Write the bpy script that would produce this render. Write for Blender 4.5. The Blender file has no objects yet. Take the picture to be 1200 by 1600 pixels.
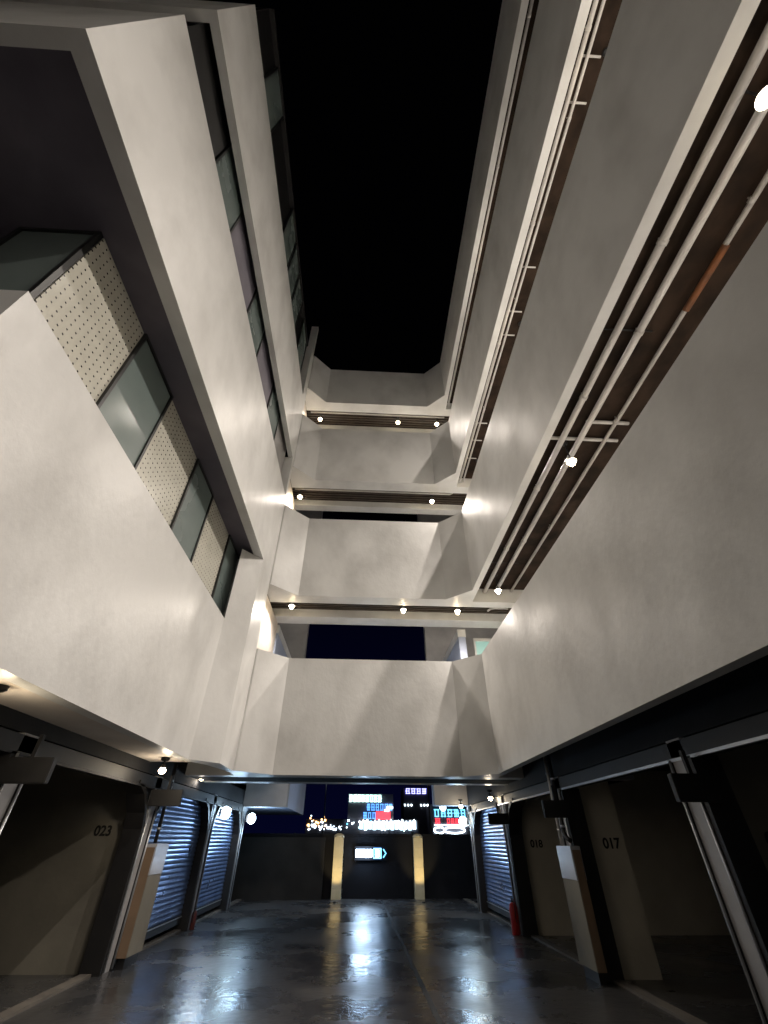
import bpy, bmesh, math, random
from mathutils import Vector, Matrix
random.seed(7)
S = bpy.context.scene
COL = S.collection

# ------------------------------------------------------------------ camera
cam = bpy.data.cameras.new("camera")
cam_o = bpy.data.objects.new("camera", cam)
COL.objects.link(cam_o)
cam_o.location = (0, 0, 1.6)
cam_o.rotation_mode = 'XYZ'
cam_o.rotation_euler = (2.24001, -0.003679, -0.0494019)
cam.sensor_fit = 'VERTICAL'
cam.sensor_height = 24.0
cam.lens = 24.0 * 650.365 / 1600.0
cam.clip_start = 0.05
cam.clip_end = 2000
S.camera = cam_o
S.view_settings.view_transform = 'Standard'
S.view_settings.look = 'None'
S.view_settings.exposure = 0.3
S.view_settings.gamma = 1.0
# ------------------------------------------------------------------ night sky
w = bpy.data.worlds.new("World")
S.world = w
w.use_nodes = True
nt = w.node_tree
nt.nodes.clear()
wo = nt.nodes.new('ShaderNodeOutputWorld')
bg = nt.nodes.new('ShaderNodeBackground')
tc = nt.nodes.new('ShaderNodeTexCoord')
sp = nt.nodes.new('ShaderNodeSeparateXYZ')
cr = nt.nodes.new('ShaderNodeValToRGB')
nt.links.new(tc.outputs['Generated'], sp.inputs[0])
nt.links.new(sp.outputs['Z'], cr.inputs[0])
nt.links.new(cr.outputs[0], bg.inputs['Color'])
nt.links.new(bg.outputs[0], wo.inputs[0])
el = cr.color_ramp.elements
el[0].position = 0.0; el[0].color = (0.0009, 0.0012, 0.010, 1)
el[1].position = 0.62; el[1].color = (0.0002, 0.0002, 0.0003, 1)
e = el.new(0.3); e.color = (0.0005, 0.0006, 0.005, 1)
bg.inputs['Strength'].default_value = 1.0
try:
    S.cycles.max_bounces = 10
    S.cycles.diffuse_bounces = 6
    S.cycles.glossy_bounces = 4
    S.cycles.sample_clamp_indirect = 6.0
    S.cycles.use_denoising = True
except Exception:
    pass
WARM = (1.0, 0.895, 0.80)
COOL = (0.48, 0.72, 1.0)
P_GALLERY = 345.0      # warm flood lamps in the side galleries
P_END = 150.0          # warm lamps across the end galleries
P_SOFFIT = 5.0        # warm spot lamps under the ground soffit
P_WALLPACK = 24.0     # cold wall lamps by the shutters
P_POST = 85.0

# ------------------------------------------------------------------ materials
def mat(name, col, rough=0.6, metal=0.0, emit=None, estr=0.0, spec=0.5):
    m = bpy.data.materials.new(name)
    m.use_nodes = True
    b = m.node_tree.nodes['Principled BSDF']
    b.inputs['Base Color'].default_value = (*col, 1)
    b.inputs['Roughness'].default_value = rough
    b.inputs['Metallic'].default_value = metal
    b.inputs['Specular IOR Level'].default_value = spec
    if emit:
        b.inputs['Emission Color'].default_value = (*emit, 1)
        b.inputs['Emission Strength'].default_value = estr
    return m

def vary(m, c2, scale=1.5, bump=0.0, bscale=30, lo=0.35, hi=0.7, stretch=(1, 1, 1), rr=None, detail=6, bdist=0.01):
    """mottle the base colour towards c2 with world-space noise, add bump and roughness variation"""
    t = m.node_tree; N = t.nodes; L = t.links
    b = N['Principled BSDF']
    tc = N.new('ShaderNodeTexCoord')
    mp = N.new('ShaderNodeMapping'); mp.inputs['Scale'].default_value = stretch
    L.new(tc.outputs['Object'], mp.inputs['Vector'])
    n = N.new('ShaderNodeTexNoise'); n.inputs['Scale'].default_value = scale; n.inputs['Detail'].default_value = detail
    L.new(mp.outputs[0], n.inputs['Vector'])
    r = N.new('ShaderNodeValToRGB')
    r.color_ramp.elements[0].position = lo; r.color_ramp.elements[0].color = b.inputs['Base Color'].default_value
    r.color_ramp.elements[1].position = hi; r.color_ramp.elements[1].color = (*c2, 1)
    L.new(n.outputs['Fac'], r.inputs[0]); L.new(r.outputs[0], b.inputs['Base Color'])
    if rr:
        mr = N.new('ShaderNodeMapRange')
        mr.inputs['To Min'].default_value = rr[0]; mr.inputs['To Max'].default_value = rr[1]
        mr.inputs['From Min'].default_value = 0.3; mr.inputs['From Max'].default_value = 0.7
        L.new(n.outputs['Fac'], mr.inputs['Value']); L.new(mr.outputs[0], b.inputs['Roughness'])
    if bump:
        n2 = N.new('ShaderNodeTexNoise'); n2.inputs['Scale'].default_value = bscale; n2.inputs['Detail'].default_value = 4
        L.new(mp.outputs[0], n2.inputs['Vector'])
        bp = N.new('ShaderNodeBump'); bp.inputs['Strength'].default_value = bump; bp.inputs['Distance'].default_value = bdist
        L.new(n2.outputs['Fac'], bp.inputs['Height']); L.new(bp.outputs[0], b.inputs['Normal'])
    return m

M = {}
M['wall'] = vary(mat('wall_paint', (0.695, 0.693, 0.675), 0.42), (0.535, 0.53, 0.512), 1.1, 0.5, 9, 0.42, 0.72, (1, 1, 0.7), (0.33, 0.5), bdist=0.010, detail=10)
M['soffit'] = vary(mat('soffit_paint', (0.70, 0.64, 0.57), 0.6), (0.58, 0.52, 0.46), 1.5, 0.2, 20)
M['ceiling_dark'] = vary(mat('ceiling_dark', (0.032, 0.0185, 0.011), 0.8, spec=0.12), (0.009, 0.006, 0.004), 2.5, 0.5, 14, rr=(0.55, 0.85))
M['deck_dark'] = vary(mat('ribbed_deck', (0.075, 0.060, 0.045), 0.5), (0.035, 0.03, 0.025), 3, 0.3, 20)
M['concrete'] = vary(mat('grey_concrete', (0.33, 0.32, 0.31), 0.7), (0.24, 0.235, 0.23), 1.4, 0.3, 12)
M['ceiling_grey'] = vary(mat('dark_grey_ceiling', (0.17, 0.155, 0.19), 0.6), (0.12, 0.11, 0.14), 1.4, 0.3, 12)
M['column'] = vary(mat('column_paint', (0.40, 0.40, 0.41), 0.5), (0.30, 0.30, 0.31), 1.4, 0.2, 12)
M['header'] = vary(mat('dark_header', (0.016, 0.016, 0.018), 0.7, spec=0.2), (0.01, 0.01, 0.011), 1.4, 0.2, 12)
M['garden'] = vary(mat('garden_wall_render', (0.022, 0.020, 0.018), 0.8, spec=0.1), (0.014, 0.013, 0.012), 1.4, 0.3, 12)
M['pipe'] = vary(mat('white_pipe', (0.60, 0.585, 0.56), 0.4), (0.46, 0.44, 0.42), 2, 0.1, 20)
M['conduit'] = vary(mat('grey_conduit', (0.42, 0.40, 0.38), 0.4), (0.3, 0.29, 0.27), 4, 0.1, 20)
M['rust'] = vary(mat('rusty_steel', (0.22, 0.075, 0.02), 0.7), (0.09, 0.04, 0.02), 5, 0.4, 20)
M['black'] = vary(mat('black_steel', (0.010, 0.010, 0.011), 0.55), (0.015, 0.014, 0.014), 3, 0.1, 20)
M['frame'] = vary(mat('black_window_frame', (0.012, 0.014, 0.014), 0.4), (0.02, 0.02, 0.02), 3, 0.1, 20)
M['glass'] = vary(mat('dull_green_glass', (0.19, 0.235, 0.225), 0.2, spec=0.6), (0.14, 0.18, 0.175), 0.8, 0.12, 1.6, rr=(0.14, 0.32))
M['steel'] = vary(mat('galvanised_steel', (0.50, 0.52, 0.55), 0.35, 0.6), (0.42, 0.44, 0.47), 3, 0.1, 20)
M['shutter'] = vary(mat('shutter_steel', (0.24, 0.34, 0.58), 0.28, 0.7), (0.16, 0.23, 0.42), 2.0, 0, 10, rr=(0.26, 0.42))
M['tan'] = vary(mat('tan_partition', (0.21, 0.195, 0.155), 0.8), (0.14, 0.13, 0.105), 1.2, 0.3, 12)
M['tan_lit'] = vary(mat('lit_tan_partition', (0.62, 0.57, 0.46), 0.75), (0.48, 0.44, 0.35), 1.2, 0.3, 12)  # lit copy of the tan, the right bays' extra light in its colour
M['void'] = mat('recess_shade_black', (0.004, 0.004, 0.005), 0.95, spec=0.05)  # black fill standing in for the shade of the lowest recess
M['kerb'] = vary(mat('kerb_concrete', (0.15, 0.135, 0.115), 0.8), (0.09, 0.08, 0.07), 2, 0.3, 12)
M['orange'] = vary(mat('orange_side', (0.22, 0.145, 0.09), 0.7), (0.16, 0.11, 0.07), 2, 0.2, 12)
M['cabinet'] = vary(mat('pale_cabinet_paint', (0.44, 0.45, 0.48), 0.3), (0.35, 0.36, 0.39), 2, 0.1, 12)
M['ink'] = mat('black_number_paint', (0.01, 0.01, 0.01), 0.6)
M['red'] = vary(mat('red_paint', (0.42, 0.008, 0.006), 0.35), (0.3, 0.006, 0.005), 3, 0.05, 12)
M['darkred'] = vary(mat('dull_red_paint', (0.10, 0.012, 0.010), 0.6), (0.06, 0.01, 0.008), 3, 0.05, 12)
M['bulb'] = mat('warm_bulb', (1, 1, 1), 0.4, emit=(1, 0.80, 0.50), estr=60)
M['coolbulb'] = mat('cold_lamp_glass', (1, 1, 1), 0.4, emit=(0.62, 0.86, 1.0), estr=26)
M['leaf'] = vary(mat('night_foliage', (0.035, 0.06, 0.025), 0.6), (0.02, 0.035, 0.015), 3)
M['bark'] = vary(mat('bark', (0.08, 0.06, 0.045), 0.9), (0.05, 0.04, 0.03), 5, 0.4, 20)
M['stone'] = vary(mat('pillar_stone', (0.50, 0.42, 0.27), 0.8), (0.40, 0.34, 0.21), 3, 0.5, 10)
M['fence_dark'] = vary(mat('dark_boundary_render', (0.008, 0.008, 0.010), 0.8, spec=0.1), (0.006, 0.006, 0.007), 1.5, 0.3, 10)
M['facade'] = vary(mat('far_facade', (0.10, 0.09, 0.11), 0.8), (0.06, 0.055, 0.08), 0.3)
M['blue_lit'] = vary(mat('blue_lit_paint', (0.42, 0.47, 0.60), 0.5), (0.35, 0.40, 0.53), 1.0, 0.2, 10)  # blue light on the far walls, put into their base colour

def glow(name, col, s):
    return mat(name, (0.02, 0.02, 0.02), 0.6, emit=col, estr=s)
G = dict(white=glow('glow_white', (0.75, 0.93, 1.0), 8), green=glow('glow_pale_green', (0.62, 1.0, 0.9), 7),
         blue=glow('glow_blue', (0.10, 0.34, 1.0), 2.4), red=glow('glow_red', (1.0, 0.04, 0.06), 2.6), cyan=glow('glow_cyan', (0.16, 0.62, 1.0), 2.4),
         amber=glow('glow_amber', (1.0, 0.55, 0.2), 5), violet=glow('glow_violet', (0.35, 0.35, 1.0), 3), dimwhite=glow('glow_shop', (0.55, 0.78, 0.9), 5),
         hot=glow('glow_hot', (0.55, 0.75, 1.0), 34), bluebox=glow('glow_blue_line', (0.15, 0.45, 1.0), 5))

# floor: sealed concrete, damp-looking sheen
def floor_mat():
    m = mat('sealed_concrete_floor', (0.17, 0.16, 0.15), 0.25)
    t = m.node_tree; N = t.nodes; L = t.links; b = N['Principled BSDF']
    tc = N.new('ShaderNodeTexCoord')
    n = N.new('ShaderNodeTexNoise'); n.inputs['Scale'].default_value = 0.55; n.inputs['Detail'].default_value = 7; n.inputs['Roughness'].default_value = 0.6
    L.new(tc.outputs['Object'], n.inputs['Vector'])
    r = N.new('ShaderNodeValToRGB')
    r.color_ramp.elements[0].position = 0.36; r.color_ramp.elements[0].color = (0.030, 0.032, 0.037, 1)
    r.color_ramp.elements[1].position = 0.66; r.color_ramp.elements[1].color = (0.080, 0.078, 0.076, 1)
    L.new(n.outputs['Fac'], r.inputs[0]); L.new(r.outputs[0], b.inputs['Base Color'])
    mr = N.new('ShaderNodeMapRange'); mr.inputs['From Min'].default_value = 0.35; mr.inputs['From Max'].default_value = 0.65
    mr.inputs['To Min'].default_value = 0.19; mr.inputs['To Max'].default_value = 0.37
    L.new(n.outputs['Fac'], mr.inputs['Value']); L.new(mr.outputs[0], b.inputs['Roughness'])
    n2 = N.new('ShaderNodeTexNoise'); n2.inputs['Scale'].default_value = 7; n2.inputs['Detail'].default_value = 1.5
    n2.inputs['Roughness'].default_value = 0.6
    L.new(tc.outputs['Object'], n2.inputs['Vector'])
    bp = N.new('ShaderNodeBump'); bp.inputs['Strength'].default_value = 0.9; bp.inputs['Distance'].default_value = 0.0065
    L.new(n2.outputs['Fac'], bp.inputs['Height']); L.new(bp.outputs[0], b.inputs['Normal'])
    return m
M['floor'] = floor_mat()

# perforated acoustic panel: rows of small round holes in the base colour
def perf_mat():
    m = mat('perforated_panel', (0.66, 0.60, 0.47), 0.24)
    t = m.node_tree; N = t.nodes; L = t.links; b = N['Principled BSDF']
    tc = N.new('ShaderNodeTexCoord'); s = N.new('ShaderNodeSeparateXYZ'); L.new(tc.outputs['Object'], s.inputs[0])
    def math_(op, a, bb=None):
        q = N.new('ShaderNodeMath'); q.operation = op
        if isinstance(a, (int, float)): q.inputs[0].default_value = a
        else: L.new(a, q.inputs[0])
        if bb is not None:
            if isinstance(bb, (int, float)): q.inputs[1].default_value = bb
            else: L.new(bb, q.inputs[1])
        return q.outputs[0]
    P = 0.095
    def cell(o):
        f = math_('FRACT', math_('DIVIDE', o, P)); return math_('SUBTRACT', f, 0.5)
    # staggered grid: two overlapping square grids
    y, z = s.outputs['Y'], s.outputs['Z']
    a = math_('ADD', math_('POWER', cell(y), 2), math_('POWER', cell(z), 2))
    hole = math_('LESS_THAN', a, 0.017)
    n = N.new('ShaderNodeTexNoise'); n.inputs['Scale'].default_value = 2.2; n.inputs['Detail'].default_value = 6
    L.new(tc.outputs['Object'], n.inputs['Vector'])
    mx0 = N.new('ShaderNodeMix'); mx0.data_type = 'RGBA'
    mx0.inputs[6].default_value = (0.68, 0.66, 0.57, 1); mx0.inputs[7].default_value = (0.46, 0.45, 0.39, 1)
    L.new(n.outputs['Fac'], mx0.inputs[0])
    mx = N.new('ShaderNodeMix'); mx.data_type = 'RGBA'
    L.new(hole, mx.inputs[0]); L.new(mx0.outputs[2], mx.inputs[6]); mx.inputs[7].default_value = (0.01, 0.01, 0.008, 1)
    L.new(mx.outputs[2], b.inputs['Base Color'])
    return m
M['perf'] = perf_mat()

# ------------------------------------------------------------------ helpers
def obj(name, bm, m, parent=None, label=None, cat=None, group=None, kind=None, smooth=False, recalc=True):
    if recalc:
        bmesh.ops.recalc_face_normals(bm, faces=bm.faces)
    me = bpy.data.meshes.new(name); bm.to_mesh(me); bm.free()
    if isinstance(m, (list, tuple)):
        for x in m: me.materials.append(x)
    else: me.materials.append(m)
    if smooth:
        for p in me.polygons: p.use_smooth = True
    o = bpy.data.objects.new(name, me); COL.objects.link(o)
    if parent:
        o.parent = parent
        if parent.type == 'EMPTY' or True:
            o.matrix_parent_inverse = Matrix.Identity(4)
    tag(o, label, cat, group, kind)
    return o
def tag(o, label=None, cat=None, group=None, kind=None):
    if label: o['label'] = label
    if cat: o['category'] = cat
    if group: o['group'] = group
    if kind: o['kind'] = kind
def thing(name, label, cat, loc=(0, 0, 0), rz=0, group=None, kind=None):
    o = bpy.data.objects.new(name, None); COL.objects.link(o)
    o.location = loc; o.rotation_euler = (0, 0, rz); o.empty_display_size = 0.2
    tag(o, label, cat, group, kind)
    return o
def dup(root, loc, rz=None, label=None, group=None):
    def cp(o, par):
        c = o.copy(); COL.objects.link(c); c.parent = par
        for ch in list(o.children): cp(ch, c)
        return c
    r = cp(root, None); r.location = loc
    if rz is not None: r.rotation_euler = (0, 0, rz)
    if label: r['label'] = label
    if group: r['group'] = group
    return r
def box(bm, x0, x1, y0, y1, z0, z1, mi=0):
    vs = [bm.verts.new((x, y, z)) for z in (z0, z1) for x, y in ((x0, y0), (x1, y0), (x1, y1), (x0, y1))]
    for f in ((3, 2, 1, 0), (4, 5, 6, 7), (0, 1, 5, 4), (1, 2, 6, 5), (2, 3, 7, 6), (3, 0, 4, 7)):
        bm.faces.new([vs[i] for i in f]).material_index = mi
    return vs
def prism(bm, pts, z0, z1, mi=0):
    """vertical extrusion of a plan polygon"""
    a = [bm.verts.new((x, y, z0)) for x, y in pts]; b = [bm.verts.new((x, y, z1)) for x, y in pts]
    n = len(pts)
    bm.faces.new(list(reversed(a))).material_index = mi; bm.faces.new(b).material_index = mi
    for i in range(n):
        bm.faces.new([a[i], a[(i + 1) % n], b[(i + 1) % n], b[i]]).material_index = mi
def prism_x(bm, pts, x0, x1):
    """extrusion along x of a (y,z) polygon"""
    a = [bm.verts.new((x0, y, z)) for y, z in pts]; b = [bm.verts.new((x1, y, z)) for y, z in pts]
    n = len(pts)
    bm.faces.new(list(reversed(a))); bm.faces.new(b)
    for i in range(n):
        bm.faces.new([a[i], a[(i + 1) % n], b[(i + 1) % n], b[i]])
def tube(bm, pts, r, seg=12, caps=True):
    pts = [Vector(p) for p in pts]
    rings = []
    for i, p in enumerate(pts):
        d = (pts[min(i + 1, len(pts) - 1)] - pts[max(i - 1, 0)]).normalized()
        u = d.orthogonal().normalized() if i == 0 else (U - d * U.dot(d)).normalized()
        U = u; v = d.cross(u)
        rings.append([bm.verts.new(p + (u * math.cos(2 * math.pi * k / seg) + v * math.sin(2 * math.pi * k / seg)) * r) for k in range(seg)])
    for a, b in zip(rings, rings[1:]):
        for k in range(seg):
            f = bm.faces.new([a[k], a[(k + 1) % seg], b[(k + 1) % seg], b[k]]); f.smooth = True
    if caps:
        bm.faces.new(list(reversed(rings[0]))); bm.faces.new(rings[-1])
def lathe(bm, prof, seg=20, mtx=None):
    """prof: list of (r, z)"""
    rings = []
    for r, z in prof:
        ring = []
        for k in range(seg):
            a = 2 * math.pi * k / seg
            v = Vector((max(r, 1e-4) * math.cos(a), max(r, 1e-4) * math.sin(a), z))
            if mtx: v = mtx @ v
            ring.append(bm.verts.new(v))
        rings.append(ring)
    for a, b in zip(rings, rings[1:]):
        for k in range(seg):
            bm.faces.new([a[k], a[(k + 1) % seg], b[(k + 1) % seg], b[k]]).smooth = True
    bm.faces.new(list(reversed(rings[0]))); bm.faces.new(rings[-1])
def BM(): return bmesh.new()
def quick(name, m, parent, *boxes, **kw):
    bm = BM()
    for b in boxes: box(bm, *b)
    return obj(name, bm, m, parent, **kw)

# ------------------------------------------------------------------ ground
bm = BM()
box(bm, -400, 400, -60, 600, -0.3, 0.0)
obj('ground', bm, M['floor'], kind='structure')
bm = BM()
vs = [bm.verts.new(v) for v in ((1.0, 2.0, .004), (1.07, 2.0, .004), (0.92, 19.6, .004), (0.85, 19.6, .004))]
bm.faces.new(vs)
obj('floor_joint', bm, M['ink'], kind='structure')

# ------------------------------------------------------------------ building: right wing
XR = 2.904
LV = [(2.72, 5.246), (6.997, 9.72), (11.41, 14.12), (15.735, 18.09)]
right = thing('building_wing', 'white gallery block on the right with long plain parapets and pipe-filled gaps between them', 'building', (0, 0, 0))
for i, (b, t) in enumerate(LV):
    bm = BM(); box(bm, XR, XR + 0.155, -6, 10.12, b, t)
    obj('parapet', bm, M['wall'], right)
    quick('gallery_floor', M['wall'], right, (XR + 0.157, 6.19, -6, 10.82, t - 1.25, t - 1.1))
    # ceiling of the gallery behind, dark and set up above the parapet foot
    bm = BM(); box(bm, XR + 0.157, 6.2, -6, 10.82, b + 0.42, b + 0.6)
    obj('gallery_ceiling', bm, M['ceiling_dark'], right)
bm = BM(); box(bm, 6.2, 6.4, -6, 12.7, 3.3, 18.2)
obj('back_wall', bm, M['wall'], right)

for b, t in LV:   # unseen near-end parapets, added behind the camera to bounce light
    quick('parapet', M['wall'], right, (-12, XR - .001, -6.0, -5.85, b, t))
quick('back_wall', M['wall'], right, (-12, 6.2, -8.0, -7.8, 0, 18.2))  # unseen near-end wall, added so light returns into the court
# ------------------------------------------------------------------ end gallery (bridges the court)
bridge = thing('bridge_building', 'white gallery block closing the far end of the court, with chamfered corner parapets', 'building')
for i, (b, t) in enumerate(LV):
    bm = BM()
    # bottom slab ring with the pale underside
    prism(bm, [(XR, 10.122), (3.06, 10.122), (3.06, 10.822), (6.2, 10.822), (6.2, 11.17), (-2.75, 11.17), (-2.75, 10.092), (-2.56, 10.092), (-1.90, 10.724), (2.272, 10.724)], b, b + 0.42)
    prism(bm, [(XR, 10.122), (XR + 0.15, 10.122), (XR + 0.15, 10.2), (2.33, 10.874), (-1.96, 10.874), (-2.66, 10.2), (-2.66, 10.092), (-2.56, 10.092), (-1.90, 10.724), (2.272, 10.724)], b + 0.42, t)
    obj('parapet', bm, M['wall'], bridge)
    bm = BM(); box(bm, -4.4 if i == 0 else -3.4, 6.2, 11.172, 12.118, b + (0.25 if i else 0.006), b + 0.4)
    if i in (1, 2, 3):
        k = -2.74
        while k < 6.1:      # ribbed deck sheets
            k += 0.9
    obj('gallery_ceiling', bm, M['ceiling_dark'] if i else M['void'], bridge)  # the lowest one closes its recess flush, shade drawn as black
    quick('gallery_floor', M['wall'], bridge, (-2.75, 6.19, 11.175, 12.29, t - 1.25, t - 1.1))
    if i:
        bm = BM()
        for r in range(7):   # deck ribs running across the bridge
            y = 11.2 + r * 0.13
            box(bm, -3.0, 6.1, y, y + 0.05, b + 0.225, b + 0.252)
        obj('deck_rib', bm, M['deck_dark'], bridge)
    bm = BM(); box(bm, -3.4, 6.2, 12.12, 12.66 if i == 1 else 12.45, b, b + 0.45)
    if i < 3: box(bm, -3.4, 6.2, 12.3, 12.45, b + 0.452, b + (2.2 if i == 0 else 1.7))
    obj('outer_beam', bm, M['wall'], bridge)
    if i:
        bm = BM(); box(bm, -3.0, -2.76, 10.3, 12.66, b - (1.9 if i == 1 else 1.7), b - 0.002)
        if i == 1: pass
        obj('end_wall', bm, M['soffit'], bridge)
# the third opening is closed at the back by a pale wall
bm = BM(); box(bm, -2.75, 6.2, 12.2, 12.4, 13.3, 15.73)
obj('back_wall', bm, M['wall'], bridge)
bm = BM(); box(bm, -2.92, -2.62, 9.95, 10.09, 18.0, 20.3); box(bm, -3.0, -2.62, 10.09, 10.6, 17.7, 18.09)
obj('corner_post', bm, M['wall'], bridge)

# ------------------------------------------------------------------ left wing
left = thing('building_wing', 'white block on the left with bands of dark glass and perforated panels between its walls', 'building')
XL1 = -3.025; XL = -2.6
bm = BM()   # lowest wall, chamfered into the pier at its far end, returning at its near end
prism(bm, [(XL1, 1.8), (XL1, 8.6), (XL, 9.07), (XL, 10.092), (-2.752, 10.092), (-2.9, 9.3), (-3.2, 8.7), (-3.2, 1.95), (-9, 1.95), (-9, 1.8)], 2.72, 5.346)
obj('wall_band', bm, M['wall'], left)
bm = BM()
prism(bm, [(XL1, 8.6), (XL, 9.07), (XL, 10.092), (-2.752, 10.092), (-2.9, 9.6), (-3.4, 9.6), (-3.4, 9.22), (-3.05, 8.95)], 5.346, 7.13)
obj('pier', bm, M['wall'], left)
bm = BM()
prism(bm, [(XL, 0.36), (XL, 10.092), (-2.75, 10.092), (-2.8, 9.0), (-2.8, 0.5), (-9, 0.5), (-9, 0.36)], 7.13, 9.99)
obj('wall_band', bm, M['wall'], left)
bm = BM()
prism(bm, [(XL, 0.36), (XL, 10.092), (-2.75, 10.092), (-2.75, 0.5), (-9, 0.5), (-9, 0.36)], 11.65, 14.65)
obj('wall_band', bm, M['wall'], left)
bm = BM()
prism(bm, [(XL, 9.92), (XL, 10.092), (-3.1, 10.092), (-3.1, 9.92)], 9.99, 11.65)
obj('pier', bm, M['wall'], left)
bm = BM()
prism(bm, [(XL, 9.6), (XL, 10.09), (-3.1, 10.09), (-3.1, 9.6)], 14.65, 18.0)
obj('pier', bm, M['wall'], left)
bm = BM(); box(bm, -9, -2.802, 0.502, 9.6, 7.23, 7.5)
obj('ceiling', bm, M['ceiling_grey'], left)
quick('ceiling', M['ceiling_grey'], left, (-9, -2.752, 0.502, 9.9, 12.4, 12.5))
bm = BM(); box(bm, -9, -2.80, 0.502, 9.58, 17.95, 18.1)
obj('ceiling', bm, M['black'], left)
quick('shade_panel', M['black'], left, (-2.98, -2.92, .502, 9.58, 14.653, 17.94))  # black sheet in place of the unlit space behind this band
bm = BM(); box(bm, -9, XL1 - .02, -3, 1.78, 2.9, 3.0)
obj('ceiling', bm, M['ceiling_grey'], left)

def pane(parent, x, y0, y1, z0, z1, tilt=0.0):
    """window: black frame ring, glass pane inside; plane faces +x"""
    w = BM(); t = 0.045
    box(w, x - .05, x + .03, y0, y0 + t, z0, z1); box(w, x - .05, x + .03, y1 - t, y1, z0, z1)
    box(w, x - .05, x + .03, y0 + t, y1 - t, z0, z0 + t); box(w, x - .05, x + .03, y0 + t, y1 - t, z1 - t, z1)
    fr = obj('window', w, M['frame'], parent)
    g = BM(); box(g, x - .01, x + .005, y0 + t, y1 - t, z0 + t, z1 - t)
    obj('pane', g, M['glass'], fr)
    return fr
def perf(parent, x, y0, y1, z0, z1):
    p = BM(); box(p, x - .06, x - .01, y0 + .003, y1 - .003, z0, z1)
    return obj('perforated_panel', p, M['perf'], parent)
Z0, Z1 = 5.349, 7.226
for a, b_ in ((3.22, 4.3), (5.68, 6.75), (8.15, 9.19)):
    pane(left, -3.25, a, b_, Z0, Z1)
for a, b_ in ((2.03, 3.22), (4.3, 5.68), (6.75, 8.15)):
    perf(left, -3.25, a, b_, Z0, Z1)
# near-end return windows facing the camera
w_ = BM(); t = .05
for x0, x1 in ((-4.2, -3.26),):
    box(w_, x0, x0 + t, 1.96, 2.02, Z0, Z1); box(w_, x1 - t, x1, 1.96, 2.02, Z0, Z1)
    box(w_, x0 + t, x1 - t, 1.96, 2.02, Z0, Z0 + t); box(w_, x0 + t, x1 - t, 1.96, 2.02, Z1 - t, Z1)
fr = obj('window', w_, M['frame'], left)
w_ = BM(); box(w_, -4.2 + t, -3.26 - t, 1.985, 1.995, Z0 + t, Z1 - t); obj('pane', w_, M['glass'], fr)
w_ = BM()
prism(w_, [(-4.2, 1.96), (-4.2, 2.02), (-6, 3.0), (-6, 2.94)], Z0, Z0 + t); prism(w_, [(-4.2, 1.96), (-4.2, 2.02), (-6, 3.0), (-6, 2.94)], Z1 - t, Z1); prism(w_, [(-5.9, 2.889), (-5.9, 2.949), (-6, 3.0), (-6, 2.94)], Z0 + t, Z1 - t)
fr = obj('window', w_, M['frame'], left)
w_ = BM(); prism(w_, [(-4.21, 1.98), (-4.21, 1.99), (-6, 2.97), (-6, 2.96)], Z0 + t, Z1 - t); obj('pane', w_, M['glass'], fr)
Z0, Z1 = 9.993, 12.39
quick('shade_panel', M['black'], left, (-2.91, -2.86, .51, 1.99, Z0, Z1))  # first pane's darkness drawn as a black panel
for a, b_ in ((2.0, 3.1), (4.62, 5.72), (7.22, 8.38)):
    pane(left, -2.85, a, b_, Z0, Z1)
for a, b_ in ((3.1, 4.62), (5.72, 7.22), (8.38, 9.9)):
    quick('shade_panel', M['concrete'] if a > 8 else M['ceiling_grey'], left, (-2.91, -2.86, a + .003, b_ - .003, Z0, Z1))  # perforated panels left plain grey, the band's shade put into their colour
Z0, Z1 = 14.653, 17.93
for a, b_ in ((1.5, 2.5), (4.7, 5.7), (5.75, 6.7), (6.75, 7.7), (8.4, 9.5)):
    pane(left, -2.85, a, b_, Z0, Z1)

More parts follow.
